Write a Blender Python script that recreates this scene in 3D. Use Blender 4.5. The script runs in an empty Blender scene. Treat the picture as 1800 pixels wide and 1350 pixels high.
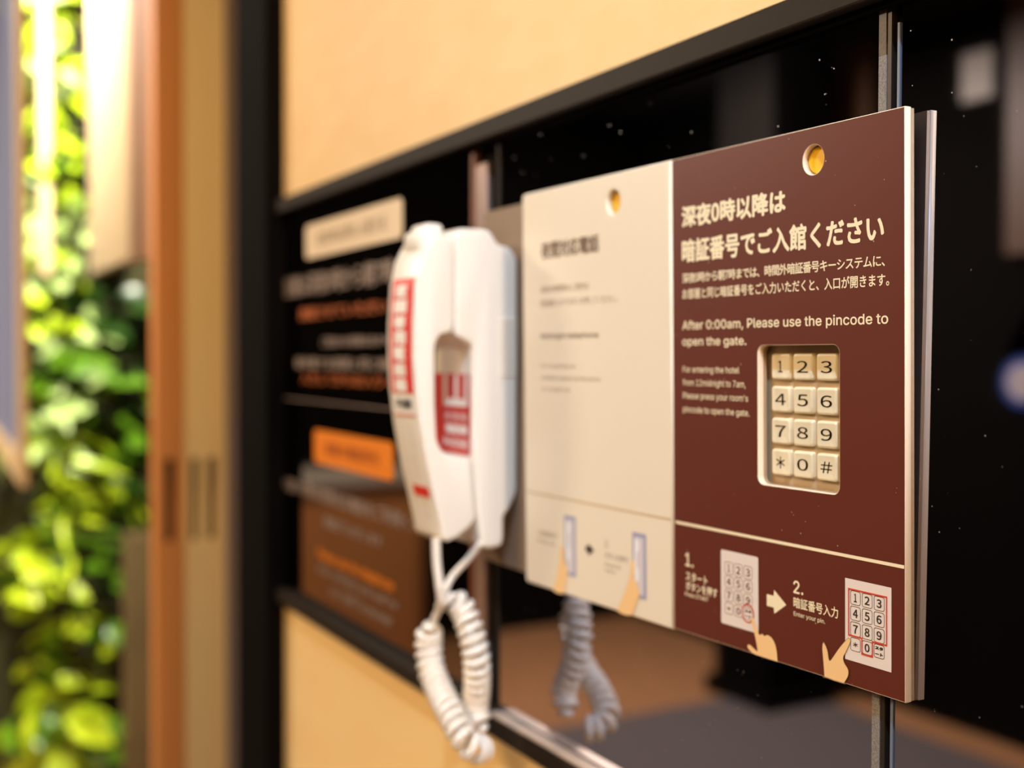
import bpy, bmesh, math, random
from math import sin, cos, pi, atan, radians, sqrt
from mathutils import Vector, Matrix, Euler

random.seed(7)
SC = bpy.context.scene
COL = SC.collection
ZC = 1.35            # height of the camera above the floor (metres)

# ------------------------------------------------------------------ camera
F = 2000.0           # focal length in pixels of the 1800 px wide frame
TH = atan(1105 / F)  # angle between the view axis and the wall
PITCH = atan(47 / F)
cd = bpy.data.cameras.new('camera')
cam = bpy.data.objects.new('camera', cd)
COL.objects.link(cam)
cd.sensor_width = 36.0
cd.lens = F / 1800 * 36.0
cd.clip_start = 0.01
cd.clip_end = 60
fh = Vector((-cos(TH), sin(TH), 0)); zz = Vector((0, 0, 1)); rt = Vector((sin(TH), cos(TH), 0))
fw = fh * cos(PITCH) - zz * sin(PITCH); up = zz * cos(PITCH) + fh * sin(PITCH)
rl = 0.003
R_ = rt * cos(rl) + up * sin(rl); U_ = -rt * sin(rl) + up * cos(rl)
m = Matrix((R_, U_, -fw)).transposed().to_4x4()
m.translation = Vector((0, 0, ZC))
cam.matrix_world = m
cd.dof.use_dof = True
cd.dof.focus_distance = 0.468
cd.dof.aperture_fstop = 4.2
cd.dof.aperture_blades = 9
SC.camera = cam

# ------------------------------------------------------------------ world, light, exposure
SC.view_settings.view_transform = 'Standard'
SC.view_settings.look = 'None'
SC.view_settings.gamma = 1.0
SC.view_settings.use_curve_mapping = False
SC.view_settings.exposure = 0.0
SC.cycles.use_denoising = True
SC.cycles.max_bounces = 8
SC.cycles.sample_clamp_indirect = 6.0
w = bpy.data.worlds.new('world'); SC.world = w; w.use_nodes = True
w.node_tree.nodes['Background'].inputs[0].default_value = (1.0, 0.86, 0.68, 1)
w.node_tree.nodes['Background'].inputs[1].default_value = 0.0


def area(name, loc, target, size, power, color, size_y=None, spread=180):
    l = bpy.data.lights.new(name, 'AREA')
    l.shape = 'DISK' if size_y is None else 'RECTANGLE'
    l.size = size
    if size_y: l.size_y = size_y
    l.energy = power; l.color = color; l.spread = radians(spread)
    o = bpy.data.objects.new(name, l); COL.objects.link(o)
    o.location = loc
    o.rotation_euler = (Vector(target) - Vector(loc)).to_track_quat('-Z', 'Y').to_euler()
    return o


WARM = (1.0, 0.70, 0.37)     # tungsten lamps of the lobby
DAY = (0.44, 0.70, 1.0)      # daylight from a high opening on the right
area('daylight', (0.30, -0.22, ZC + 1.22), (-0.62, 0.36, ZC - 0.1), 0.07, 2.3, DAY, spread=54)
area('side_lamp', (1.35, 0.16, ZC + 0.45), (-0.65, 0.33, ZC - 0.15), 0.30, 20, (1.0, 0.82, 0.66))
area('lobby_lamp', (-0.55, -1.05, ZC + 1.20), (-0.65, 0.36, ZC - 0.05), 0.5, 28, WARM)
area('room_lamp', (0.9, -1.6, ZC + 1.1), (-0.5, 0.3, ZC - 0.2), 0.9, 18, WARM)
area('lobby_far_lamp', (-3.3, -1.6, ZC + 1.18), (-3.3, -1.6, 0), 0.5, 140, (1.0, 0.84, 0.66))
area('planting_light', (-2.55, 0.29, ZC + 1.15), (-3.45, 0.42, ZC - 0.2), 0.12, 80, (1.0, 0.95, 0.80))
area('pillar_fill', (-1.05, -0.25, ZC + 1.15), (-1.9, 0.50, ZC - 0.1), 0.15, 1.2, (1.0, 0.80, 0.54), spread=70)  # added fill without a fixture, lifts the slotted pillar
area('panel_fill', (-2.25, 0.10, ZC + 1.10), (-2.5, 0.4, ZC + 0.5), 0.15, 9, (1.0, 0.86, 0.66))  # invented small source, only there to brighten the cream hanging panel

# ------------------------------------------------------------------ helpers


def lin(c):
    return tuple(((x / 255) / 12.92 if x / 255 <= 0.04045 else ((x / 255 + 0.055) / 1.055) ** 2.4) for x in c)


def mat(name, rgb, rough=0.5, metal=0.0, spec=0.5, noise=0.0, nscale=30.0, stretch=(1, 1, 1), bump=0.0,
        dust=0.0, dust_scale=900.0, coat=0.0, trans=0.0, rgb2=None):
    M = bpy.data.materials.new(name); M.use_nodes = True
    nt = M.node_tree; b = nt.nodes['Principled BSDF']
    c = lin(rgb)
    b.inputs['Base Color'].default_value = (*c, 1)
    b.inputs['Roughness'].default_value = rough
    b.inputs['Metallic'].default_value = metal
    b.inputs['Specular IOR Level'].default_value = spec
    b.inputs['Coat Weight'].default_value = coat
    b.inputs['Coat Roughness'].default_value = 0.15
    if trans: b.inputs['Transmission Weight'].default_value = trans
    src = None
    tc = nt.nodes.new('ShaderNodeTexCoord')
    if noise or rgb2:
        mp = nt.nodes.new('ShaderNodeMapping'); mp.inputs['Scale'].default_value = stretch
        nt.links.new(tc.outputs['Object'], mp.inputs[0])
        n = nt.nodes.new('ShaderNodeTexNoise'); n.inputs['Scale'].default_value = nscale
        n.inputs['Detail'].default_value = 5
        nt.links.new(mp.outputs[0], n.inputs['Vector'])
        cr = nt.nodes.new('ShaderNodeValToRGB')
        c2 = lin(rgb2) if rgb2 else tuple(max(0, x * (1 - noise)) for x in c)
        cr.color_ramp.elements[0].position = 0.32; cr.color_ramp.elements[1].position = 0.68
        cr.color_ramp.elements[0].color = (*c2, 1)
        cr.color_ramp.elements[1].color = (*c, 1)
        nt.links.new(n.outputs['Fac'], cr.inputs[0])
        src = cr.outputs[0]
        if bump:
            bp = nt.nodes.new('ShaderNodeBump'); bp.inputs['Strength'].default_value = bump
            bp.inputs['Distance'].default_value = 0.001
            nt.links.new(n.outputs['Fac'], bp.inputs['Height'])
            nt.links.new(bp.outputs[0], b.inputs['Normal'])
    if dust:
        v = nt.nodes.new('ShaderNodeTexVoronoi'); v.inputs['Scale'].default_value = dust_scale
        nt.links.new(tc.outputs['Object'], v.inputs['Vector'])
        lt = nt.nodes.new('ShaderNodeMath'); lt.operation = 'LESS_THAN'; lt.inputs[1].default_value = 0.10
        nt.links.new(v.outputs['Distance'], lt.inputs[0])
        n2 = nt.nodes.new('ShaderNodeTexNoise'); n2.inputs['Scale'].default_value = dust_scale * 0.5
        nt.links.new(tc.outputs['Object'], n2.inputs['Vector'])
        gt = nt.nodes.new('ShaderNodeMath'); gt.operation = 'GREATER_THAN'; gt.inputs[1].default_value = 0.62
        nt.links.new(n2.outputs['Fac'], gt.inputs[0])
        mu = nt.nodes.new('ShaderNodeMath'); mu.operation = 'MULTIPLY'
        nt.links.new(lt.outputs[0], mu.inputs[0]); nt.links.new(gt.outputs[0], mu.inputs[1])
        m3 = nt.nodes.new('ShaderNodeMath'); m3.operation = 'MULTIPLY'; m3.inputs[1].default_value = dust
        nt.links.new(mu.outputs[0], m3.inputs[0])
        mx = nt.nodes.new('ShaderNodeMixRGB'); mx.inputs[2].default_value = (0.75, 0.68, 0.58, 1)
        mx.inputs[1].default_value = (*c, 1)
        if src: nt.links.new(src, mx.inputs[1])
        nt.links.new(m3.outputs[0], mx.inputs[0])
        src = mx.outputs[0]
        ra = nt.nodes.new('ShaderNodeMath'); ra.operation = 'MAXIMUM'; ra.inputs[1].default_value = rough
        nt.links.new(m3.outputs[0], ra.inputs[0]); nt.links.new(ra.outputs[0], b.inputs['Roughness'])
        if metal:
            me = nt.nodes.new('ShaderNodeMath'); me.operation = 'SUBTRACT'; me.inputs[0].default_value = metal
            nt.links.new(m3.outputs[0], me.inputs[1]); nt.links.new(me.outputs[0], b.inputs['Metallic'])
    if src: nt.links.new(src, b.inputs['Base Color'])
    return M


def link(name, me, parent=None, loc=(0, 0, 0), rot=(0, 0, 0)):
    o = bpy.data.objects.new(name, me); COL.objects.link(o)
    if parent: o.parent = parent
    o.location = loc; o.rotation_euler = rot
    return o


def tag(o, label=None, cat=None, group=None, kind=None):
    if label: o['label'] = label
    if cat: o['category'] = cat
    if group: o['group'] = group
    if kind: o['kind'] = kind
    return o


def thing(name, label, cat, loc=(0, 0, 0), rot=(0, 0, 0), group=None, kind=None):
    o = bpy.data.objects.new(name, None); COL.objects.link(o)
    o.location = loc; o.rotation_euler = rot; o.empty_display_size = 0.02
    return tag(o, label, cat, group, kind)


def obj(name, bm, mats, parent=None, loc=(0, 0, 0), rot=(0, 0, 0), smooth=False):
    me = bpy.data.meshes.new(name); bm.normal_update(); bm.to_mesh(me); bm.free()
    for x in (mats if isinstance(mats, (list, tuple)) else [mats]): me.materials.append(x)
    if smooth:
        for p in me.polygons: p.use_smooth = True
        try: me.set_sharp_from_angle(angle=radians(40))
        except Exception: pass
    return link(name, me, parent, loc, rot)


def box(x0, x1, y0, y1, z0, z1, bev=0.0, seg=2, bm=None):
    b = bm or bmesh.new()
    t = bmesh.new()
    bmesh.ops.create_cube(t, size=1)
    for v in t.verts:
        v.co = Vector(((x0 + x1) / 2 + v.co.x * (x1 - x0), (y0 + y1) / 2 + v.co.y * (y1 - y0), (z0 + z1) / 2 + v.co.z * (z1 - z0)))
    if bev: bmesh.ops.bevel(t, geom=t.edges[:], offset=bev, segments=seg, affect='EDGES', profile=0.5)
    tm = bpy.data.meshes.new('tmp'); t.to_mesh(tm); t.free(); b.from_mesh(tm); bpy.data.meshes.remove(tm)
    return b


def rrect(x0, x1, y0, y1, r, n=5):
    pts = []
    for cx, cy, a0 in ((x1 - r, y1 - r, 0), (x0 + r, y1 - r, 90), (x0 + r, y0 + r, 180), (x1 - r, y0 + r, 270)):
        for k in range(n + 1):
            a = radians(a0 + 90 * k / n)
            pts.append((cx + r * cos(a), cy + r * sin(a)))
    return pts


def circle(cx, cy, rx, ry=None, n=40):
    ry = ry or rx
    return [(cx + rx * cos(2 * pi * k / n), cy + ry * sin(2 * pi * k / n)) for k in range(n)]


def eval_mesh(cu):
    o = bpy.data.objects.new('tmp', cu); COL.objects.link(o)
    dg = bpy.context.evaluated_depsgraph_get(); dg.update()
    me = bpy.data.meshes.new_from_object(o.evaluated_get(dg))
    bpy.data.objects.remove(o)
    return me


def plate_mesh(loops, depth, bev=0.0, name='plate'):
    """flat sheet with holes; 2-D loops (x, z), front at y = 0, back at y = depth"""
    cu = bpy.data.curves.new('tmp', 'CURVE'); cu.dimensions = '2D'; cu.fill_mode = 'BOTH'
    for L in loops:
        s = cu.splines.new('POLY'); s.points.add(len(L) - 1)
        for p, q in zip(s.points, L): p.co = (q[0], q[1], 0, 1)
        s.use_cyclic_u = True
    cu.extrude = max(depth / 2 - bev, 1e-6)
    if bev:
        cu.bevel_depth = bev; cu.bevel_resolution = 1; cu.offset = -bev
    me = eval_mesh(cu); bpy.data.curves.remove(cu)
    me.name = name
    for v in me.vertices:
        x, y, z = v.co
        v.co = (x, depth / 2 - z, y)
    return me


def sheet(name, loops, depth, mats, parent=None, loc=(0, 0, 0), rot=(0, 0, 0), bev=0.0):
    """mats: one material, or (front, edge)"""
    me = plate_mesh(loops, depth, bev, name)
    ms = mats if isinstance(mats, (list, tuple)) else [mats]
    for x in ms: me.materials.append(x)
    if len(ms) > 1:
        bm = bmesh.new(); bm.from_mesh(me)
        bmesh.ops.recalc_face_normals(bm, faces=bm.faces[:])
        bm.to_mesh(me); bm.free()
        for p in me.polygons:
            y = sum(me.vertices[i].co.y for i in p.vertices) / len(p.vertices)
            p.material_index = 0 if (abs(p.normal.y) > 0.98 and y < depth * 0.1) else 1
    return link(name, me, parent, loc, rot)


_tc = {}


def load_font(fn):
    """one of the fonts that ship inside Blender; the built-in one if it is not there"""
    import os
    try:
        return bpy.data.fonts.load(os.path.join(bpy.utils.resource_path('LOCAL'), 'datafiles', 'fonts', fn))
    except Exception:
        return None


F_JP = load_font('Noto Sans CJK Regular.woff2')
F_EN = load_font('Inter.woff2')


def text_mesh(body, bold=0.0, spacing=1.0, res=3, extr=0.0, bev=0.0, line=1.0):
    key = (body, bold, spacing, res, extr, bev, line)
    if key not in _tc:
        cu = bpy.data.curves.new('tmp', 'FONT'); cu.body = body; cu.size = 1; fnt = F_EN if (len(body) > 1 and body.isascii()) else F_JP
        if fnt: cu.font = fnt
        cu.space_character = spacing; cu.resolution_u = res; cu.extrude = extr; cu.bevel_depth = bev; cu.offset = 0.0
        cu.space_line = line
        if bev: cu.bevel_resolution = 1
        me = eval_mesh(cu); bpy.data.curves.remove(cu)
        vs = [v.co.copy() for v in me.vertices]; fs = [tuple(p.vertices) for p in me.polygons]
        if bold:                        # heavier strokes: the same glyphs printed again a hair to each side
            N = len(vs); V2 = list(vs); F2 = list(fs)
            for k in range(6):
                a = 2 * pi * k / 6; off = N * (k + 1)
                V2 += [v + Vector((cos(a) * bold, sin(a) * bold, 0.004 * (k + 1))) for v in vs]
                F2 += [tuple(i + off for i in f) for f in fs]
            vs, fs = V2, F2
        _tc[key] = (vs, fs)
        bpy.data.meshes.remove(me)
    return _tc[key]


def lettering(name, body, u0, u1, w0, w1, M, parent, y=-0.00012, bold=0.0, cap=None, mapper=None, spacing=1.0,
              extr=0.0, bev=0.0, zs=0.0005, res=3, line=1.0):
    """print: the glyphs fill u0..u1; w0..w1 is the glyph box, or baseline to cap height when cap is given"""
    vs, fs = text_mesh(body, bold, spacing, res, extr, bev, line)
    x0 = min(v.x for v in vs); x1 = max(v.x for v in vs)
    y0 = min(v.y for v in vs); y1 = max(v.y for v in vs)
    if cap: y0, y1 = 0.0, cap
    out = []
    for v in vs:
        a = u0 + (v.x - x0) / (x1 - x0) * (u1 - u0)
        b = w0 + (v.y - y0) / (y1 - y0) * (w1 - w0)
        if mapper:
            q = mapper(a, b); out.append((q[0], q[1] - v.z * zs, q[2]))
        else:
            out.append((a, y - v.z * zs, b))
    me = bpy.data.meshes.new(name); me.from_pydata(out, [], fs); me.materials.append(M); me.update()
    return link(name, me, parent)


def flat(name, pts, M, parent, y=-0.0001):
    """one flat printed shape (any simple outline)"""
    me = plate_mesh([pts], 0.00002, 0, name)
    for v in me.vertices: v.co.y += y
    me.materials.append(M)
    return link(name, me, parent)


def outline(pts, wd):
    """ring loops for a printed line of width wd round a closed outline"""
    n = len(pts); inn = []
    ar = sum(pts[i][0] * pts[(i + 1) % n][1] - pts[(i + 1) % n][0] * pts[i][1] for i in range(n))
    s = 1 if ar > 0 else -1
    for i in range(n):
        p0 = Vector(pts[i - 1]); p1 = Vector(pts[i]); p2 = Vector(pts[(i + 1) % n])
        d1 = (p1 - p0).normalized(); d2 = (p2 - p1).normalized()
        n1 = Vector((-d1.y, d1.x)) * s; n2 = Vector((-d2.y, d2.x)) * s
        b = (n1 + n2)
        b = b / max(0.3, b.length_squared) * 2
        inn.append(tuple(p1 + b * wd))
    return [pts, inn]


def smooth_loop(pts, n=4):
    """Catmull-Rom through the points"""
    out = []; N = len(pts)
    for i in range(N):
        p0, p1, p2, p3 = (Vector(pts[(i + k) % N]) for k in (-1, 0, 1, 2))
        for k in range(n):
            t = k / n
            out.append(tuple(0.5 * ((2 * p1) + (-p0 + p2) * t + (2 * p0 - 5 * p1 + 4 * p2 - p3) * t * t + (-p0 + 3 * p1 - 3 * p2 + p3) * t ** 3)))
    return out


def catmull3(pts, n=12):
    P = [Vector(p) for p in pts]; P = [2 * P[0] - P[1]] + P + [2 * P[-1] - P[-2]]
    out = []
    for i in range(1, len(P) - 2):
        p0, p1, p2, p3 = P[i - 1:i + 3]
        for k in range(n):
            t = k / n
            out.append(0.5 * ((2 * p1) + (-p0 + p2) * t + (2 * p0 - 5 * p1 + 4 * p2 - p3) * t * t + (-p0 + 3 * p1 - 3 * p2 + p3) * t ** 3))
    out.append(P[-2])
    return out


def tube(name, pts, rad, M, parent=None, ring=10, cap=True):
    """smooth tube along a point list; rad is a number or one radius per point"""
    bm = bmesh.new(); rings = []
    n = len(pts); nor = None
    for i, p in enumerate(pts):
        t = (pts[min(i + 1, n - 1)] - pts[max(i - 1, 0)]).normalized()
        if nor is None:
            nor = t.orthogonal().normalized()
        nor = (nor - t * nor.dot(t)).normalized()
        bi = t.cross(nor)
        r = rad[i] if isinstance(rad, (list, tuple)) else rad
        rings.append([bm.verts.new(p + (nor * cos(2 * pi * k / ring) + bi * sin(2 * pi * k / ring)) * r) for k in range(ring)])
    for a, b in zip(rings, rings[1:]):
        for k in range(ring):
            bm.faces.new((a[k], a[(k + 1) % ring], b[(k + 1) % ring], b[k]))
    if cap:
        bm.faces.new(rings[0][::-1]); bm.faces.new(rings[-1])
    bmesh.ops.recalc_face_normals(bm, faces=bm.faces[:])
    return obj(name, bm, M, parent, smooth=True)


# ------------------------------------------------------------------ materials
PLY = mat('birch_plywood', (248, 208, 148), 0.55, noise=0.10, nscale=60, stretch=(0.25, 1, 0.7), bump=0.1, rgb2=(243, 200, 136))
PLYL = mat('birch_plywood_lower', (254, 214, 146), 0.5, noise=0.10, nscale=40, stretch=(0.25, 1, 0.7), bump=0.1, rgb2=(252, 207, 136))
GLASS = mat('black_glass', (168, 168, 180), 0.025, metal=1.0, dust=0.35, dust_scale=330)
INFO = mat('black_acrylic', (112, 108, 108), 0.05, metal=1.0)
BLACK = mat('black_steel', (13, 9, 6), 0.8, spec=0.04, noise=0.2, nscale=300)
TRIMB = mat('dark_bronze_trim', (42, 33, 24), 0.55, spec=0.12, noise=0.15, nscale=400)
DARK = mat('dark_void', (14, 12, 10), 0.9, spec=0.05)
ALU = mat('aluminium_strip', (176, 150, 140), 0.35, metal=0.6)
COPPER = mat('brown_strip', (120, 66, 38), 0.5)
CUT = mat('rough_cut_edge', (150, 140, 132), 0.8, noise=0.55, nscale=1400)
IVORY = mat('ivory_acrylic', (238, 222, 198), 0.30, spec=0.4, noise=0.02, nscale=3)
BROWN = mat('brown_print', (97, 42, 28), 0.42, spec=0.32, dust=0.55, dust_scale=320)
CREAM = mat('cream_print', (246, 228, 190), 0.5)
EDGE = mat('ivory_edge', (244, 222, 196), 0.35)
TAN = mat('tan_sheet_edge', (176, 146, 116), 0.5, noise=0.1, nscale=200)
FOAM = mat('black_foam', (16, 13, 11), 0.75, dust=1.0, dust_scale=900)
PLATE = mat('satin_mounting_plate', (158, 134, 112), 0.3, metal=0.25, noise=0.08, nscale=40)
BRONZE = mat('bronze_plate', (70, 60, 50), 0.35, metal=0.6)
SLATE = mat('slate_blue_plate', (112, 118, 132), 0.4)
PHONE = mat('ivory_phone_plastic', (240, 229, 214), 0.34, spec=0.5)
RED = mat('red_print', (226, 44, 24), 0.45)
DRED = mat('label_red', (206, 40, 28), 0.45)
WHITE = mat('white_print', (245, 238, 226), 0.5)
INK = mat('dark_ink', (52, 44, 38), 0.5)
INKL = mat('brown_ink', (112, 86, 62), 0.5)
INKM = mat('brown_grey_ink', (150, 126, 98), 0.5)
ORANGE = mat('orange_print', (240, 130, 14), 0.5)
ORTXT = mat('orange_text', (176, 84, 8), 0.5)
GREYTXT = mat('warm_grey_text', (146, 124, 110), 0.5)
CARD = mat('card_print', (232, 216, 206), 0.5)
SKIN = mat('hand_print', (246, 200, 140), 0.5)
KEYM = mat('satin_key_metal', (250, 234, 200), 0.28, metal=0.1, noise=0.04, nscale=200)
KEYB = mat('keypad_base_metal', (206, 180, 144), 0.38, metal=0.3)
GLYPH = mat('engraved_digit', (38, 30, 20), 0.22, metal=0.5)
YELLOW = mat('yellow_plastic', (240, 186, 20), 0.35)
BLUEG = mat('blue_grey_print', (160, 158, 182), 0.5)
REDL = mat('red_line_print', (210, 62, 40), 0.5)

# ------------------------------------------------------------------ the wall (glass surface y = 0.372)
G = 0.372


def Z(z): return ZC + z


wall = thing('wall_front', 'birch plywood wall with a black-framed band of dark glass', None, kind='structure')
del wall['label']
obj('wood_panel', box(-1.20, 1.6, G, G + 0.02, Z(0.157), 2.63), PLY, wall)
obj('wood_panel', box(-1.20, 1.6, G, G + 0.02, -0.031, Z(-0.252)), PLYL, wall)
obj('backing_board', box(-1.20, 1.6, G + 0.012, G + 0.02, Z(-0.252), Z(0.157)), DARK, wall)
obj('glass_panel', box(-0.690, -0.3505, G, G + 0.006, Z(-0.252), Z(0.157)), GLASS, wall)
obj('glass_panel', box(-0.3385, 1.6, G, G + 0.006, Z(-0.252), Z(0.157)), GLASS, wall)

t1 = obj('trim_1', box(-1.19, 1.6, G - 0.010, G + 0.012, Z(0.150), Z(0.164), 0.0012), TRIMB)
tag(t1, kind='structure')
t2 = obj('trim_2', box(-1.19, 1.6, G - 0.010, G + 0.012, Z(-0.2595), Z(-0.2455), 0.0012), TRIMB)
tag(t2, kind='structure')
lip = obj('trim_3', box(-1.17, 1.6, G - 0.004, G - 0.0005, Z(0.1472), Z(0.150)), BLACK)
tag(lip, kind='structure')
lit_edge = obj('trim_4', box(-0.688, 1.6, G - 0.0095, G - 0.001, Z(-0.2458), Z(-0.2440), 0.0006), mat('trim_highlight', (206, 180, 160), 0.4, metal=0.3, noise=0.15, nscale=60))  # highlight along the lower trim's top edge, put into a pale strip
tag(lit_edge, kind='structure')

# joint between the left and the middle glass
j1 = thing('trim_5', None, None, kind='structure')
obj('channel', box(-0.733, -0.690, G + 0.004, G + 0.009, Z(-0.2455), Z(0.150)), DARK, j1)
obj('brown_strip', box(-0.7335, -0.7285, G - 0.001, G + 0.006, Z(-0.2455), Z(0.150)), COPPER, j1)
obj('metal_strip', box(-0.7275, -0.7110, G - 0.0005, G + 0.005, Z(-0.2455), Z(0.137), 0.0008), ALU, j1)
obj('dark_strip', box(-0.6945, -0.6905, G - 0.001, G + 0.006, Z(-0.2455), Z(0.150), 0.0005), TRIMB, j1)
# joint between the middle and the right glass
j2 = thing('trim_6', None, None, kind='structure')
obj('cut_edge', box(-0.3506, -0.3466, G - 0.0008, G + 0.006, Z(-0.2440), Z(0.128)), CUT, j2)
obj('cut_edge', box(-0.3506, -0.3466, G - 0.0008, G + 0.006, Z(0.128), Z(0.150)), mat('brown_glue', (92, 70, 40), 0.4, noise=0.5, nscale=900), j2)
obj('seam_channel', box(-0.3466, -0.3385, G + 0.003, G + 0.009, Z(-0.2440), Z(0.150)), DARK, j2)
obj('seam_strip', box(-0.3460, -0.3440, G - 0.0004, G + 0.006, Z(-0.2440), Z(0.150)), BRONZE, j2)
obj('seam_strip', box(-0.3408, -0.3398, G - 0.0004, G + 0.006, Z(-0.2440), Z(0.140)), SLATE, j2)

# black post at the end of the wall
post = obj('trim_7', box(-1.284, -1.172, 0.352, 0.40, -0.031, 2.63, 0.002), BLACK)
tag(post, kind='structure')

# ------------------------------------------------------------------ wooden pillar with three vertical slots
pil = thing('slotted_pillar', 'tan wooden pillar beside the black post, with three vertical slots', 'pillar', (0, 0, 0))
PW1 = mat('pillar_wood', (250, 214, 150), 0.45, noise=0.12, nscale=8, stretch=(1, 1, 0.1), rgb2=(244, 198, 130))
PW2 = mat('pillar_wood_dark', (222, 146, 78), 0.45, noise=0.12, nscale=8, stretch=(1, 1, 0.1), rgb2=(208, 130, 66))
# boards stand in the y-z plane, facing +x: build in (x, z) and turn


def yz_sheet(name, loops, depth, M, parent, xfront=0.0):
    me = plate_mesh(loops, depth, 0.0, name)
    for v in me.vertices:
        a, b, c = v.co
        v.co = (xfront - b, a, c)
    me.materials.append(M)
    return link(name, me, parent)


def rect(a, b, c, d): return [(a, c), (b, c), (b, d), (a, d)]


KP = 1.46            # the pillar stands 1.9 m away, behind the line of the wall
XP = -1.30 * KP


def py(*a): return [v * KP for v in a]


SZ = (Z(-0.209 * KP), Z(-0.115 * KP))
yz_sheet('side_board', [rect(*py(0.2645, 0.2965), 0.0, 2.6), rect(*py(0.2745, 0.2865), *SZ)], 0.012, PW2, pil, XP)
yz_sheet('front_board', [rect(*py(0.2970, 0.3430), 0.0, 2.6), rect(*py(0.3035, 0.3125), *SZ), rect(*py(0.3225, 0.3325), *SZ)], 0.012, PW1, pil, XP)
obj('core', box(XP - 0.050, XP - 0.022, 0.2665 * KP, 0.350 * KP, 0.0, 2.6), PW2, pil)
obj('slot_lining', box(XP - 0.022, XP - 0.0122, 0.268 * KP, 0.340 * KP, Z(-0.32), Z(-0.15)), mat('slot_brown', (96, 60, 28), 0.8), pil)
obj('edge_strip', box(XP - 0.05, XP + 0.001, 0.3435 * KP, 0.3600 * KP, 0.0, 2.6), mat('grey_strip', (134, 112, 98), 0.4), pil)

# ------------------------------------------------------------------ black information panel (left glass)
inf = thing('information_panel', 'black glossy information panel with white and orange lettering left of the telephone', 'sign', (0, G, ZC))
obj('glass_sheet', box(-1.172, -0.7345, 0, 0.006, -0.252, 0.157), INFO, inf)
lab = flat('heading_label', rrect(-1.101, -0.8585, 0.0975, 0.1305, 0.006), mat('label_cream', (240, 214, 178), 0.5), inf, -0.0003)
lettering('heading_lettering', '深夜0時以降の入館方法', -1.068, -0.892, 0.107, 0.121, INKM, lab, -0.0006)
lettering('lettering', '当館は深夜0時から朝7時まで入口を', -1.171, -0.745, 0.0615, 0.083, GREYTXT, inf, -0.0003, 0.01)
lettering('lettering', '施錠させていただいております', -1.121, -0.760, 0.0370, 0.0495, ORTXT, inf, -0.0003, 0.012)
lettering('lettering', 'ご宿泊のお客様は右のキー', -1.055, -0.87, 0.0095, 0.0190, GREYTXT, inf, -0.0003, 0.01)
lettering('lettering', '操作盤でお部屋と同じ暗証番号を', -1.134, -0.80, -0.0120, -0.0005, GREYTXT, inf, -0.0003, 0.01)
lettering('lettering', '入力してからお入りください', -1.116, -0.80, -0.0270, -0.0155, ORTXT, inf, -0.0003, 0.012)
flat('rule_line', rect(-1.19, -0.76, -0.0445, -0.0432), GREYTXT, inf, -0.0002)
but = flat('orange_label', rrect(-1.076, -0.877, -0.1040, -0.0715, 0.006), ORANGE, inf, -0.0003)
lettering('orange_lettering', '夜間の電話受付', -1.045, -0.908, -0.094, -0.0815, ORTXT, but, -0.0006, 0.01)
lettering('lettering', 'お困りの際は夜間対応電話をご利用ください', -1.178, -0.78, -0.1410, -0.1270, GREYTXT, inf, -0.0003, 0.01)
lettering('lettering', '係員がうかがいます', -1.048, -0.902, -0.1640, -0.1530, GREYTXT, inf, -0.0003, 0.01)
lettering('lettering', 'Please use the telephone', -1.066, -0.877, -0.1990, -0.1870, ORANGE, inf, -0.0003, 0.012)
lettering('lettering', 'after midnight and wait for', -1.0646, -0.867, -0.2130, -0.2020, GREYTXT, inf, -0.0003, 0.01)
lettering('lettering', 'our staff to answer', -1.03, -0.879, -0.2270, -0.2170, GREYTXT, inf, -0.0003, 0.01)

# ------------------------------------------------------------------ mounting plate behind the telephone and the boards
mp = thing('mounting_plate', 'brown-grey satin mounting plate behind the telephone and the two sign boards', 'plate', (0, G, ZC))
obj('rear_sheet', box(-0.708, -0.620, -0.0038, -0.0002, -0.1415, 0.1010, 0.0004), PLATE, mp)

# ------------------------------------------------------------------ sign boards
BOARD_TH = radians(1.9166)
# board frame: u runs right along the boards, local y into the wall, local z up
PR = Vector((-0.3211, 0.3544, 0))                 # right end of the front surface
dU = Vector((cos(BOARD_TH), sin(BOARD_TH), 0))
B0 = PR - dU * 0.290
BLOC = (B0.x, B0.y + 0.0015, ZC)
BROT = (0.0155, 0, BOARD_TH)   # the boards lean a little, bottom edge towards the glass
MM = 0.001


def mmb(*a): return [x * MM for x in a]


def sc(pts): return [(x * MM, y * MM) for x, y in pts]


# brown board
bb = thing('brown_sign_board', 'dark brown sign board with cream lettering and a cut-out for the keypad', 'sign', BLOC, BROT)
T, BT = 99.0, -137.3
hole = sc(circle(241.2, 85.2, 6.1, 6.4))
win = sc(rrect(206.4, 255.8, -57.7, 5.7, 3.6))
RB = 144.6
sheet('front_panel', [sc([(RB, BT), (290.6, BT), (290.2, T), (RB, T)]), hole, win], 0.0036, (BROWN, EDGE), bb, bev=0.0003)
sheet('middle_sheet', [sc([(RB + .3, BT + .2), (290.5, BT + .2), (290.1, T - .4), (RB + .3, T - .4)]), hole, win], 0.0017, TAN, bb, (0, 0.0037, 0))
sheet('foam_spacer', [sc(rect(RB + 2, 198, 20, T - 8))], 0.0036, FOAM, bb, (0, 0.0057, 0))

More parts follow.
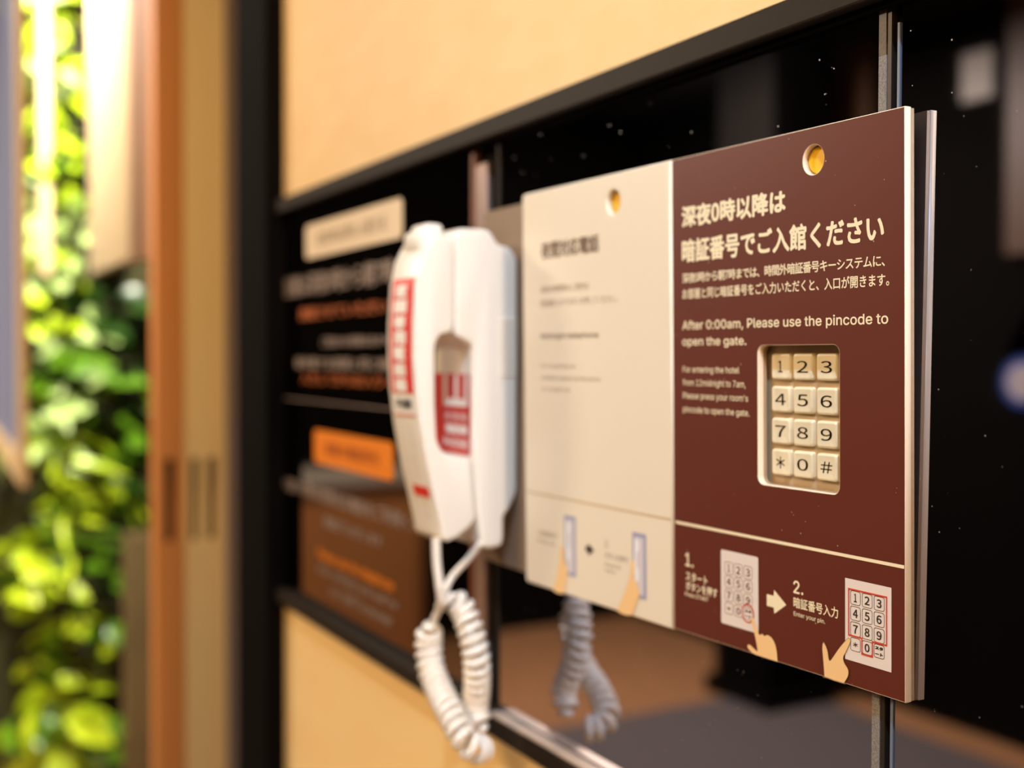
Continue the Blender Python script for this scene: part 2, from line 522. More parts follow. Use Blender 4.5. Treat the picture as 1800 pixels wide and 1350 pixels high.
lettering('heading_lettering', '深夜0時以降は', *mmb(152.3, 224.6, 64.3, 75.0), CREAM, bb, bold=0.014)
lettering('heading_lettering', '暗証番号でご入館ください', *mmb(152.3, 279.9, 47.0, 58.6), CREAM, bb, bold=0.012)
lettering('small_lettering', '深夜0時から朝7時までは、時間外暗証番号キーシステムに、', *mmb(152.5, 280.3, 36.9, 41.9), CREAM, bb, bold=0.006, spacing=0.96)
lettering('small_lettering', 'お部屋と同じ暗証番号をご入力いただくと、入口が開きます。', *mmb(152.5, 282.5, 29.0, 34.2), CREAM, bb, bold=0.006)
lettering('english_lettering', 'After 0:00am, Please use the pincode to', *mmb(152.3, 282.0, 14.0, 20.0), CREAM, bb, bold=0.011, cap=0.73)
lettering('english_lettering', 'open the gate.', *mmb(152.3, 198.8, 6.1, 11.8), CREAM, bb, bold=0.011, cap=0.73)
for i, (s, x1, w0) in enumerate((('For entering the hotel', 193.9, -7.2), ('from 12midnight to 7am,', 198.2, -13.7), ("Please press your room's", 199.8, -20.2), ('pincode to open the gate.', 200.7, -27.0))):
    lettering('small_english_lettering', s, *mmb(152.5, x1, w0, w0 + 4.3), CREAM, bb, bold=0.005, cap=0.73)
flat('divider_line', sc(rect(146.0, 290.0, -83.6, -82.2)), CREAM, bb)

# printed pictures on the brown board
lettering('step_number', '1.', *mmb(153.6, 159.9, -104.0, -97.2), CREAM, bb, bold=0.014)
lettering('step_lettering', 'スタート', *mmb(153.9, 170.5, -111.0, -106.5), CREAM, bb, bold=0.008)
lettering('step_lettering', 'ボタンを押す', *mmb(153.9, 177.8, -116.0, -111.4), CREAM, bb, bold=0.008)
lettering('step_lettering', 'Press START', *mmb(153.3, 171.0, -119.0, -116.9), CREAM, bb, bold=0.008)
lettering('step_number', '2.', *mmb(228.7, 234.8, -104.2, -98.4), CREAM, bb, bold=0.014)
lettering('step_lettering', '暗証番号入力', *mmb(228.8, 255.1, -110.6, -105.7), CREAM, bb, bold=0.006)
lettering('step_lettering', 'Enter your pin.', *mmb(228.9, 247.7, -114.2, -111.5), CREAM, bb, bold=0.004, cap=0.73)
flat('printed_arrow', sc([(211.8, -107.7), (216.3, -107.7), (216.6, -105.0), (224.3, -110.4), (216.7, -115.8), (216.3, -113.1), (211.8, -113.1)]), CREAM, bb)


def keypad_picture(x0, x1, z0, z1, cols, rows, rr, ink, name='printed_keypad'):
    c = flat(name, sc(rrect(x0, x1, z0, z1, rr)), CARD, bb, -0.0001)
    loops = []
    for cx in cols:
        for r in rows:
            loops += outline(sc(rrect(cx[0], cx[1], r[1], r[0], 1.0, 3)), 0.00021)
    me = plate_mesh(loops, 0.00002, 0, 'key_outlines')
    for v in me.vertices: v.co.y -= 0.0002
    me.materials.append(ink); link('key_outlines', me, c)
    chars = ['1', '2', '3', '4', '5', '6', '7', '8', '9', '＊', '0', 'スタ\nート']
    for i, ch in enumerate(chars):
        cx = cols[i % 3]; r = rows[i // 3]
        mx = (cx[0] + cx[1]) / 2; mz = (r[0] + r[1]) / 2
        hw = (cx[1] - cx[0]) * (0.24 if ch not in ('1',) else 0.14); hh = (r[0] - r[1]) * 0.30
        if i == 9: hh *= 0.6; hw *= 0.95
        if i == 11: hw *= 1.6; hh *= 1.15
        lettering('printed_character', ch, *mmb(mx - hw, mx + hw, mz - hh, mz + hh), ink, c, -0.00022, 0.03 if i == 11 else 0.008, line=0.6 if i == 11 else 1.0)
    return c


ky1 = [(183.2, 188.9), (189.9, 195.6), (196.6, 202.3)]
rw1 = [(-96.9, -103.0), (-103.6, -109.3), (-110.1, -115.8), (-116.5, -122.0)]
keypad_picture(180.4, 206.2, -127.2, -91.7, ky1, rw1, 1.0, INKL)
ky2 = [(262.0, 267.5), (268.3, 273.8), (274.6, 280.1)]
rw2 = [(-96.9, -102.8), (-103.4, -109.4), (-110.0, -116.0), (-116.6, -122.3)]
keypad_picture(259.0, 283.6, -126.7, -92.3, ky2, rw2, 0.1, INK)


def ring(name, loops, M, y):
    me = plate_mesh(loops, 0.00002, 0, name)
    for v in me.vertices: v.co.y += y
    me.materials.append(M)
    return link(name, me, bb)


ring('red_circle', outline(sc(circle(199.3, -119.0, 4.3, 4.5)), 0.00055), REDL, -0.0003)
redp = [(260.8, -96.2), (260.8, -116.3), (268.0, -116.3), (268.0, -122.8), (274.2, -122.8), (274.2, -116.5), (281.6, -116.5), (281.6, -96.2)]
ring('red_line', outline(sc(redp), 0.00062), REDL, -0.0003)
h1 = [(201.6, -120.6), (203.2, -120.8), (205.2, -124.0), (207.0, -127.4), (209.0, -126.6), (210.4, -127.3), (212.6, -126.4), (215.4, -127.3), (217.6, -130.0), (218.6, -134.0), (218.9, -137.0), (218.8, -137.2),
      (207.5, -137.2), (203.0, -137.0), (199.6, -135.4), (199.3, -133.9), (201.0, -133.5), (203.6, -134.6), (205.8, -135.2), (204.8, -130.5), (203.2, -125.5)]
flat('printed_hand', sc(smooth_loop(h1, 4)), SKIN, bb, -0.0004)
h2 = [(246.7, -122.4), (247.6, -122.6), (249.3, -125.2), (250.4, -129.3), (252.8, -126.8), (256.0, -122.6), (260.4, -117.8), (261.8, -117.4), (262.2, -118.8), (260.0, -123.2), (258.3, -126.2), (258.9, -128.4), (261.0, -130.8), (260.9, -133.6), (258.7, -137.1), (258.5, -137.2),
      (247.5, -137.2), (247.4, -137.1), (246.9, -131.5), (246.2, -125.0)]
hp = flat('printed_hand', sc(smooth_loop(h2, 4)), SKIN, bb, -0.0004)
lo = outline(sc(smooth_loop(h2, 4)), 0.00014)
me = plate_mesh(lo, 0.00002, 0, 'hand_outline')
for v in me.vertices: v.co.y -= 0.00045
me.materials.append(INKL); link('hand_outline', me, hp)

# yellow cap at the bottom of the round hole
cp = bmesh.new()
bmesh.ops.create_cone(cp, cap_ends=True, segments=40, radius1=0.0062, radius2=0.0055, depth=0.0012, matrix=Matrix.Translation((0.2412, 0.0034, 0.0852)) @ Matrix.Rotation(radians(90), 4, 'X'))
obj('screw_cap', cp, YELLOW, bb, smooth=True)

# ivory board
ib = thing('ivory_sign_board', 'ivory sign board with faint brown lettering between telephone and brown board', 'sign', BLOC, BROT)
IP = -0.0013
holeL = sc(circle(96.0, 83.6, 6.1, 6.4))
outer = [(144.6, BT - .4), (144.6, T - .1)] + [(4.3 + 3 * cos(radians(a)), T - .3 - 3 + 3 * sin(radians(a))) for a in range(90, 181, 15)] + [(4.3 + 3 * cos(radians(a)), BT - .4 + 3 + 3 * sin(radians(a))) for a in range(180, 271, 15)]
sheet('front_panel', [sc(outer), holeL], 0.0049, IVORY, ib, (0, IP, 0), bev=0.0009)
sheet('middle_sheet', [sc(rect(3.0, 144.4, BT + 1, T - 1.4)), holeL], 0.0019, TAN, ib, (0, 0.0037, 0))
sheet('foam_spacer', [sc(rect(12, 144.4, 20, T - 8)), sc(circle(96.0, 83.6, 8))], 0.0075, FOAM, ib, (0, 0.0057, 0))
yi = IP - 0.00012
lettering('heading_lettering', '夜間対応電話', *mmb(22.5, 82.5, 58.0, 68.0), INKL, ib, yi, 0.012)
lettering('small_lettering', '深夜の時間帯のご用件は', *mmb(22.0, 72.2, 38.0, 42.2), INKM, ib, yi)
lettering('small_lettering', '受話器を上げてボタンを押してください。', *mmb(22.0, 98.7, 29.8, 34.0), INKM, ib, yi)
lettering('english_lettering', 'Midnight telephone', *mmb(21.6, 81.2, 11.2, 15.4), INKL, ib, yi, 0.01, cap=0.73)
for s, x1, w0 in (('For inquiries at', 57.7, -6.0), ('midnight, please use the phone', 82.5, -12.9), ('to contact us.', 53.1, -19.6)):
    lettering('small_english_lettering', s, *mmb(21.7, x1, w0, w0 + 3.0), INKM, ib, yi, cap=0.73)
flat('divider_line', sc(rect(4, 144, -82.5, -81.3)), mat('tan_line', (206, 180, 140), 0.5), ib, yi)
lettering('step_lettering', '1. 受話器を取る', *mmb(15.4, 37, -106.5, -103.6), INKM, ib, yi)
lettering('step_lettering', 'Pick up', *mmb(16.0, 34.6, -111.5, -109.0), INKM, ib, yi)
flat('printed_arrow', sc([(66.8, -106.2), (69.6, -106.2), (69.6, -104.4), (75.4, -107.6), (69.6, -111.6), (69.6, -109.4), (66.8, -109.4)]), INK, ib, yi)
lettering('step_lettering', '2.', *mmb(86, 89.5, -104.0, -100.2), INKM, ib, yi)
lettering('step_lettering', 'ボタンを押す', *mmb(86, 107.5, -110.3, -106.6), INKM, ib, yi)
lettering('step_lettering', 'Press the\nbutton', *mmb(86, 100.5, -117.6, -112.6), INKM, ib, yi)
for x0, x1, z0, z1 in ((45.2, 57.0, -126.0, -91.2), (111.2, 123.2, -127.0, -92.3)):
    d_ = flat('printed_intercom', sc(rrect(x0, x1, z0, z1, 0.8)), BLUEG, ib, yi)
    flat('printed_face', sc(rrect(x0 + 1.6, x1 - 2.2, z0 + 2, z1 - 2.4, 0.8)), mat('lilac_print', (214, 204, 208), 0.5), d_, yi - 0.0001)
    flat('printed_handset', sc(smooth_loop([(x0 + 2.4, z1 - 4), (x0 + 5.6, z1 - 4.4), (x0 + 5.8, z1 - 9), (x0 + 4.0, z1 - 11), (x0 + 4.0, z1 - 18), (x0 + 5.6, z1 - 20), (x0 + 5.4, z1 - 25), (x0 + 2.4, z1 - 25.4), (x0 + 1.8, z1 - 15)], 3)), mat('pale_print', (240, 236, 236), 0.5), d_, yi - 0.0002)
for dx, dz in ((0, 0), (66.5, 2.6)):
    hh_ = [(41.4, -110.4), (43.4, -109.8), (45.4, -112.6), (45.2, -117.4), (47.4, -121.0), (48.6, -125.4), (46.6, -130.2), (44.0, -137.3), (33.2, -137.3), (36.6, -130.0), (38.6, -123.4), (40.6, -117.0)]
    if dx: hh_ = [(111.0, -107.6), (113.0, -107.8), (113.4, -112.2), (112.6, -116.6), (115.6, -119.8), (117.6, -124.4), (114.6, -130.4), (110.0, -137.2), (97.8, -137.2), (101.6, -130.6), (106.0, -122.8), (109.2, -115.4)]
    flat('printed_hand', sc(smooth_loop(hh_, 4)), SKIN, ib, yi - 0.0003)
cp = bmesh.new()
bmesh.ops.create_cone(cp, cap_ends=True, segments=40, radius1=0.0062, radius2=0.0055, depth=0.0012, matrix=Matrix.Translation((0.0960, 0.0024, 0.0836)) @ Matrix.Rotation(radians(90), 4, 'X'))
obj('screw_cap', cp, YELLOW, ib, smooth=True)

# ------------------------------------------------------------------ keypad in the cut-out
kp = thing('door_keypad', 'metal twelve-key entry keypad seen through the cut-out of the brown board', 'keypad', BLOC, BROT)
obj('base_plate', box(0.2005, 0.2620, 0.0078, 0.0084, -0.063, 0.011), KEYB, kp)
kc = [215.2, 229.0, 243.2]
kr = [-3.9, -18.8, -33.3, -47.5]
chars = [['1', '2', '3'], ['4', '5', '6'], ['7', '8', '9'], ['＊', '0', '＃']]
kmesh = None
for r in range(4):
    for c in range(3):
        if kmesh is None:
            b = bmesh.new(); t = bmesh.new()
            # key cap: rounded block with a softly dished edge
            lv = [(5.95, 0.0078, 1.4), (5.95, 0.0062, 1.4), (5.65, 0.0057, 1.25), (5.1, 0.0054, 1.0), (4.6, 0.0055, 0.8)]
            rings = []
            for hw, yy, rad in lv:
                rings.append([b.verts.new((px * MM, yy, pz * MM)) for px, pz in rrect(-hw, hw, -hw, hw, rad, 4)])
            for a_, b_ in zip(rings, rings[1:]):
                n = len(a_)
                for k in range(n): b.faces.new((a_[k], a_[(k + 1) % n], b_[(k + 1) % n], b_[k]))
            b.faces.new(rings[-1]); t.free()
            bmesh.ops.recalc_face_normals(b, faces=b.faces[:])
            o = obj('key', b, KEYM, kp, (kc[c] * MM, 0, kr[r] * MM), smooth=True); kmesh = o.data
        else:
            o = link('key', kmesh, kp, (kc[c] * MM, 0, kr[r] * MM))
        ch = chars[r][c]
        hw = {'1': 1.4, '＊': 2.6, '＃': 3.4}.get(ch, 3.3); hh = {'＊': 2.7, '＃': 2.5}.get(ch, 2.6)
        lettering('digit', ch, *mmb(-hw, hw, -hh, hh), GLYPH, o, 0.00545, extr=0.02, zs=0.004, res=4)

for o in (bb, ib, kp): o.scale = (1, 1, 1.008)

# ------------------------------------------------------------------ wall telephone: cradle
PY = 0.366           # back plane of the telephone (y); profile coordinates are (distance out of the wall, height) in mm


def prism(name, prof, x0, x1, M, parent, bev=0.003, seg=3, sub_loops=None):
    bm = bmesh.new()
    A = [bm.verts.new((x0, PY - d * MM, z * MM)) for d, z in prof]
    Bv = [bm.verts.new((x1, PY - d * MM, z * MM)) for d, z in prof]
    bm.faces.new(A); bm.faces.new(Bv[::-1])
    n = len(prof)
    for i in range(n):
        bm.faces.new((A[i], Bv[i], Bv[(i + 1) % n], A[(i + 1) % n]))
    bmesh.ops.recalc_face_normals(bm, faces=bm.faces[:])
    if bev:
        ed = [e for e in bm.edges if (abs(e.verts[0].co.x - x0) < 1e-7 and abs(e.verts[1].co.x - x0) < 1e-7) or (abs(e.verts[0].co.x - x1) < 1e-7 and abs(e.verts[1].co.x - x1) < 1e-7)]
        bmesh.ops.bevel(bm, geom=ed, offset=bev, segments=seg, affect='EDGES', profile=0.5, clamp_overlap=True)
    return obj(name, bm, M, parent, smooth=True)


def rounded(prof, radii, n=4):
    """round the corners of a closed profile; radii: one value per corner"""
    out = []; N = len(prof)
    for i in range(N):
        p = Vector(prof[i]); a = Vector(prof[i - 1]); b = Vector(prof[(i + 1) % N]); r = radii[i] if isinstance(radii, (list, tuple)) else radii
        if r <= 0: out.append(tuple(p)); continue
        da = (a - p); db = (b - p)
        ra = min(r, da.length * 0.45); rb = min(r, db.length * 0.45)
        p0 = p + da.normalized() * ra; p1 = p + db.normalized() * rb
        for k in range(n + 1):
            t = k / n
            out.append(tuple(p0 * (1 - t) ** 2 + p * 2 * t * (1 - t) + p1 * t * t))
    return out


tel = thing('wall_telephone', 'ivory plastic wall telephone cradle on the plate left of the ivory board', 'telephone', (0, 0, ZC))
XR, XL = -0.6545, -0.7130
crad = [(0.2, 64), (0.2, -90), (6, -101), (10, -104), (10, -121), (13, -125), (26, -125), (29, -108), (32, -76), (33.4, -64), (33.4, 7), (40, 11),
        (46, 13.5), (46, 60), (47, 78), (43, 82.5), (24, 83), (20, 81.5), (14.5, 73.5), (5, 72)]
crr = [4, 3, 4, 3, 3, 4, 5, 8, 8, 2, 2, 3, 4, 8, 5, 3, 5, 3, 3, 6]
prism('body', rounded(crad, crr), XL, XR, PHONE, tel, 0.0028, 3)
kb = box(-0.697, -0.672, 0.307, 0.3205, 0.078, 0.0868, 0.0035, 3)
obj('hook', kb, PHONE, tel, smooth=True)
kb = box(-0.690, -0.6745, PY - 0.0155, PY - 0.009, 0.070, 0.0815, 0.0025, 3)
obj('hanger_knob', kb, PHONE, tel, smooth=True)
for k in range(10):
    z0 = 24.2 - k * 3.9
    obj('grille_slat', box(XR - 0.001, XR + 0.0011, PY - 0.0135, PY - 0.0015, (z0 - 1.3) * MM, (z0 + 0.6) * MM, 0.0003, 1), PHONE, tel)
# label on the cradle front, inside the handset grip
ly = PY - 0.0336
lb = bmesh.new()
lv = [lb.verts.new(p) for p in ((-0.7105, ly, -0.0640), (-0.6572, ly, -0.0640), (-0.6572, ly, -0.0110), (-0.7105, ly, -0.0110))]
lb.faces.new(lv)
bmesh.ops.recalc_face_normals(lb, faces=lb.faces[:])
rl_ = obj('red_label', lb, DRED, tel)


def cradle_map(a, b): return (a, ly - 0.0002, b)


for x in (-0.6945, -0.6775, -0.6630):
    bmp = box(x - 0.0026, x + 0.0020, ly - 0.0002, ly - 0.0001, -0.028, -0.0115)
    obj('white_bar', bmp, WHITE, rl_)
obj('white_bar', box(-0.6971, -0.6610, ly - 0.0002, ly - 0.0001, -0.0325, -0.0275), WHITE, rl_)
lettering('label_lettering', '非常用', -0.696, -0.662, -0.0425, -0.0365, WHITE, rl_, mapper=cradle_map)
lettering('label_lettering', '電話機', -0.694, -0.661, -0.0510, -0.0445, WHITE, rl_, bold=0.02, mapper=cradle_map)
lettering('label_lettering', 'PHONE', -0.697, -0.660, -0.0600, -0.0540, WHITE, rl_, bold=0.02, mapper=cradle_map)

# ------------------------------------------------------------------ handset
hs = thing('telephone_handset', 'ivory telephone handset with red and white stickers, hung on the cradle', 'handset', (0, 0, ZC))
HX0, HX1 = -0.7000, -0.6552
front = [(53.6, -119), (55.5, -108), (59.8, -90), (65.2, -68), (69.6, -45), (72.6, -22), (74.0, 0), (73.8, 22), (72.4, 45), (69.0, 62), (63.0, 74), (57.5, 78)]
hprof = [(46.6, 76), (46.6, 22), (47.8, 15.5), (55.5, 14.5), (59.6, 8), (59.4, -30), (58.2, -54), (53, -62), (44, -64), (33.8, -66), (33.0, -76), (30.2, -104), (33, -109), (45, -117)] + front
hr = [3, 4, 3, 3, 5, 4, 5, 5, 2, 2, 2, 3, 3, 4, 6] + [0] * 9 + [5, 6]
hr = hr[:len(hprof)]
prism('shell', rounded(hprof, hr, 4), HX0, HX1, PHONE, hs, 0.0042, 4)
obj('ear_shoulder', box(-0.692, -0.664, PY - 0.0665, PY - 0.0500, 0.0665, 0.0815, 0.004, 3), PHONE, hs, smooth=True)


def dfront(z):
    z = z / MM
    for (d0, z0), (d1, z1) in zip(front, front[1:]):
        if z0 <= z <= z1:
            t = (z - z0) / (z1 - z0); return (d0 + (d1 - d0) * t) * MM
    return front[0][0] * MM if z < front[0][1] else front[-1][0] * MM


def on_front(off):
    return lambda a, b: (a, PY - dfront(b) - off, b)


def strip(name, x0, x1, z0, z1, M, parent, off):
    bm = bmesh.new(); n = max(2, int((z1 - z0) / 0.004)); pr = None
    f = on_front(off)
    for k in range(n + 1):
        z = z0 + (z1 - z0) * k / n
        cur = (bm.verts.new(f(x0, z)), bm.verts.new(f(x1, z)))
        if pr: bm.faces.new((pr[0], pr[1], cur[1], cur[0]))
        pr = cur
    bmesh.ops.recalc_face_normals(bm, faces=bm.faces[:])
    o = obj(name, bm, M, parent)
    return o


st = strip('red_sticker', -0.6935, -0.6592, -0.0235, 0.0505, RED, hs, 0.0004)
for k, ch in enumerate('夜間専用電話機'):
    zc_ = 0.0425 - k * 0.0101
    lettering('sticker_character', ch, -0.6885, -0.6680, zc_ - 0.0045, zc_ + 0.0045, WHITE, st, bold=0.03, mapper=on_front(0.0007))
s2 = strip('white_sticker', -0.6930, -0.6610, -0.0370, -0.0245, WHITE, hs, 0.0004)
lettering('sticker_character', '内線', -0.6880, -0.6640, -0.0335, -0.0265, INK, s2, bold=0.01, mapper=on_front(0.0007))
strip('red_line', -0.6930, -0.6610, -0.0378, -0.0368, RED, hs, 0.0006)
lettering('notice_lettering', 'こ\nの\n電\n話\nは\n夜\n間\nの\nご\n案\n内\nに\n使\nい\nま\nす', -0.6730, -0.6690, -0.078, -0.042, INKM, hs, mapper=on_front(0.0006), line=0.9)
s3 = strip('small_red_label', -0.6860, -0.6620, -0.0905, -0.0835, RED, hs, 0.0004)
lettering('notice_lettering', '受\n話\n器', -0.6730, -0.6690, -0.104, -0.093, INKM, hs, mapper=on_front(0.0006))

# ------------------------------------------------------------------ coiled cord
cord = thing('coiled_cord', 'ivory coiled telephone cord hanging in a loop below the handset', 'cord', (0, 0, ZC))


def V(*p): return Vector(p)


tube('strain_relief', catmull3([(-0.6595, 0.309, -0.116), (-0.6590, 0.3095, -0.132), (-0.6580, 0.311, -0.146), (-0.6600, 0.314, -0.157)], 6), [0.0029] * 12 + [0.0032] * 4 + [0.0036] * 3, PHONE, cord)
tube('straight_wire', catmull3([(-0.6560, 0.3395, -0.121), (-0.6650, 0.334, -0.1335), (-0.6730, 0.327, -0.1450), (-0.6700, 0.320, -0.1540)], 8), 0.0021, PHONE, cord)


def coil(name, path, pitch, r, wire, ends=0.3, phase=0.0):
    P = catmull3(path, 20)
    L = [0]
    for a, b in zip(P, P[1:]): L.append(L[-1] + (b - a).length)
    tot = L[-1]; turns = tot / pitch; n = int(turns * 18)
    out = []; rr = []; nor = None; j = 0
    for i in range(n + 1):
        s = tot * i / n
        while j < len(L) - 2 and L[j + 1] < s: j += 1
        t = (s - L[j]) / max(1e-9, L[j + 1] - L[j])
        c = P[j].lerp(P[j + 1], t); tg = (P[j + 1] - P[j]).normalized()
        if nor is None: nor = tg.cross(Vector((0, 1, 0))).normalized()
        nor = (nor - tg * nor.dot(tg)).normalized(); bi = tg.cross(nor)
        e = min(1.0, s / 0.010 + 0.30, (tot - s) / 0.006 + ends)
        a = 2 * pi * turns * i / n + phase
        out.append(c + (nor * cos(a) + bi * sin(a)) * r * e)
    return tube(name, out, wire, PHONE, cord, 9)


coil('coil', [(-0.6640, 0.322, -0.1545), (-0.6600, 0.329, -0.1650), (-0.6520, 0.331, -0.1790), (-0.6490, 0.333, -0.1950), (-0.6540, 0.336, -0.2130), (-0.6600, 0.338, -0.2290), (-0.6540, 0.338, -0.2430)], 0.0065, 0.0066, 0.0025)
tube('lead_wire', catmull3([(-0.6590, 0.315, -0.1560), (-0.6690, 0.316, -0.1640), (-0.6770, 0.316, -0.1730), (-0.6800, 0.316, -0.1800)], 6), [0.0036] * 6 + [0.0024] * 13, PHONE, cord)
coil('coil', [(-0.6805, 0.316, -0.1770), (-0.6855, 0.316, -0.1905), (-0.6810, 0.316, -0.2070), (-0.6670, 0.316, -0.2190), (-0.6500, 0.316, -0.2290), (-0.6370, 0.318, -0.2400), (-0.6350, 0.324, -0.2470), (-0.6400, 0.333, -0.2500)], 0.0066, 0.0070, 0.0025, ends=0.85)

# ------------------------------------------------------------------ the room round it (seen in the glass)
fl = obj('floor', box(-5.2, 2.0, -2.9, 1.2, -0.03, 0.0), mat('oak_floor', (164, 116, 76), 0.6, noise=0.2, nscale=4, stretch=(1, 6, 1)))
tag(fl, kind='structure')
ce = obj('ceiling', box(-5.2, 2.0, -2.9, 1.2, 2.6, 2.63), mat('dark_ceiling', (30, 24, 20), 0.9, spec=0.1)); tag(ce, kind='structure')
WD = mat('dark_brown_wall', (12, 9, 6), 0.9, spec=0.05, noise=0.2, nscale=3)
wb = obj('wall_back', box(-5.2, 2.0, -2.75, -2.70, 0, 2.6), WD); tag(wb, kind='structure')
wl = obj('wall_left', box(-4.95, -4.90, -2.70, 1.2, 0, 2.6), WD); tag(wl, kind='structure')
wr = obj('wall_right', box(1.6, 1.65, -2.70, 1.2, 0, 2.6), mat('cream_wall', (190, 168, 136), 0.8)); tag(wr, kind='structure')
cpt = obj('carpet', box(-3.5, 1.4, -2.5, 0.1, 0.0, 0.008), mat('grey_carpet', (92, 84, 84), 0.95, noise=0.2, nscale=200))
tag(cpt, 'dark grey carpet reflected in the lower part of the middle glass', 'carpet')
col = thing('black_column', 'black square column reflected below the brown sign board', 'column', (-3.45, -2.35, 0.008))
obj('shaft', box(-0.16, 0.16, -0.14, 0.14, 0.06, 2.55), DARK, col)
obj('base', box(-0.19, 0.19, -0.17, 0.17, 0.0, 0.06), DARK, col)
ctr = thing('lobby_counter', 'brown wooden lobby counter with grey top reflected in the black information panel', 'counter', (-4.1, -0.84, 0))
obj('body', box(-0.30, 0.0, -0.29, 0.29, 0.0, 0.86), mat('counter_wood', (176, 116, 66), 0.5, noise=0.1), ctr)
obj('worktop', box(-0.33, 0.03, -0.32, 0.32, 0.86, 0.90), mat('counter_grey', (170, 160, 148), 0.4), ctr)
for i, (x, y, ww, z0, z1) in enumerate(((-3.34, -2.66, 0.20, 0.9, 2.6), (-2.55, -2.66, 0.14, Z(0.36), 2.6))):
    s_ = obj('wooden_batten', box(x - ww / 2, x + ww / 2, y - 0.04, y, z0, z1), mat('batten_wood', (74, 46, 22), 0.5))
    tag(s_, ['wooden batten high on the lobby wall, mirrored in the middle glass left of the joint', 'wooden batten high on the lobby wall, mirrored in the right glass'][i], 'batten', 'wall battens')
ws_ = thing('wall_sign', 'blurred blue and white sign on the lobby wall, mirrored at the right edge', 'sign', (-2.55, -2.69, Z(-0.02)))
b_ = bmesh.new()
vv = [b_.verts.new(q) for q in ((-0.09, 0, 0.04), (0.09, 0, 0.04), (0.09, 0, 0.22), (0.02, 0, 0.22))]
b_.faces.new(vv); bmesh.ops.solidify(b_, geom=b_.faces[:], thickness=0.01)
obj('upper_plate', b_, mat('lilac_plate', (150, 140, 160), 0.5), ws_)
b_ = bmesh.new()
bmesh.ops.create_cone(b_, cap_ends=True, segments=32, radius1=0.085, radius2=0.085, depth=0.01, matrix=Matrix.Translation((-0.01, 0, -0.06)) @ Matrix.Rotation(radians(90), 4, 'X'))
obj('round_rim', b_, mat('blue_rim', (40, 70, 150), 0.5), ws_)
b_ = bmesh.new()
bmesh.ops.create_cone(b_, cap_ends=True, segments=32, radius1=0.062, radius2=0.062, depth=0.012, matrix=Matrix.Translation((-0.01, 0.002, -0.06)) @ Matrix.Rotation(radians(90), 4, 'X'))
obj('round_face', b_, mat('grey_face', (170, 160, 165), 0.5), ws_)
nt_ = thing('white_notice', 'small white notice on the dark lobby wall, mirrored at upper right', 'notice', (-2.77, -2.695, Z(1.02)))
obj('paper', box(-0.065, 0.065, -0.003, 0.003, -0.095, 0.075), mat('notice_paper', (176, 168, 160), 0.6), nt_)
obj('backing', box(-0.07, 0.07, -0.0045, -0.003, -0.10, 0.08), DARK, nt_)

# ------------------------------------------------------------------ living wall far left
GX = -3.45
bk = obj('wall_planting_back', box(GX - 0.12, GX - 0.06, 0.10, 1.15, 0, 2.6), mat('moss_back', (62, 58, 18), 0.9, noise=0.5, nscale=14, bump=0.4, rgb2=(28, 26, 8)))
tag(bk, kind='structure')


def leaf_mesh(L, W, bend, seed):
    rnd = random.Random(seed)
    bm = bmesh.new(); n = 6; rows = []
    for i in range(n + 1):
        t = i / n
        wd = W * (sin(pi * min(1, t * 0.93 + 0.04)) ** 0.75) * 0.5 if 0 < i < n else 0.0008
        z = -bend * L * t * t; cz = wd * 0.28
        rows.append([bm.verts.new((-wd, L * t, z + cz)), bm.verts.new((0, L * t, z)), bm.verts.new((wd, L * t, z + cz))])
    for a, b in zip(rows, rows[1:]):
        bm.faces.new((a[0], a[1], b[1], b[0])); bm.faces.new((a[1], a[2], b[2], b[1]))
    me = bpy.data.meshes.new('leaf'); bm.to_mesh(me); bm.free()
    for p in me.polygons: p.use_smooth = True
    return me


def leafmat(name, rgb, rgb2):
    M = mat(name, rgb, 0.35, noise=0.2, nscale=18, rgb2=rgb2)
    M.node_tree.nodes['Principled BSDF'].inputs['Subsurface Weight'].default_value = 0.0
    return M


LIME = leafmat('lime_leaf', (206, 226, 50), (170, 196, 24))
MID = leafmat('mid_green_leaf', (104, 146, 26), (70, 110, 12))
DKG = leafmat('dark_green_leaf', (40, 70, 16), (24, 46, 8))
PALE = leafmat('pale_leaf', (214, 226, 160), (176, 206, 110))
leaves = {('s', i): leaf_mesh(0.075, 0.050, 0.35, i) for i in range(2)}
leaves.update({('l', i): leaf_mesh(0.12, 0.065, 0.5, i) for i in range(2)})
leaves.update({('n', i): leaf_mesh(0.13, 0.022, 0.7, i) for i in range(2)})
LM = {}
for k, me in leaves.items():
    for nm, M in (('lime', LIME), ('mid', MID), ('dark', DKG), ('pale', PALE)):
        q = me.copy(); q.name = 'leaf'; q.materials.clear(); q.materials.append(M); LM[(k[0], k[1], nm)] = q


def plant(px, py, n, kind, col, spread, label, mix=None):
    """px, py: place on the living wall given as y and height above the camera"""
    o = thing('wall_plant', label, 'plant', (GX - 0.05, px, Z(py)), group=None)
    stem = bmesh.new()
    for k in range(5):
        a = random.uniform(0, 2 * pi); e = Vector((0.10, cos(a) * spread * 0.5, sin(a) * spread * 0.5))
        bmesh.ops.create_cone(stem, cap_ends=True, segments=5, radius1=0.003, radius2=0.0015, depth=e.length,
                              matrix=Matrix.Translation(e / 2) @ e.to_track_quat('Z', 'Y').to_matrix().to_4x4())
    obj('stem', stem, DKG, o)
    for k in range(n):
        a = random.uniform(0, 2 * pi); r = spread * sqrt(random.random())
        c = col if (mix is None or random.random() > 0.35) else mix
        l = link('leaf', LM[(kind, k % 2, c)], o, (random.uniform(0.04, 0.13), cos(a) * r * 0.8, sin(a) * r))
        l.rotation_euler = (random.uniform(-0.9, 0.5), random.uniform(0.2, 1.5), random.choice((0, pi)) + random.uniform(-1.6, 1.6) - pi / 2)
        s = random.uniform(0.7, 1.2); l.scale = (s, s, s)
    return o


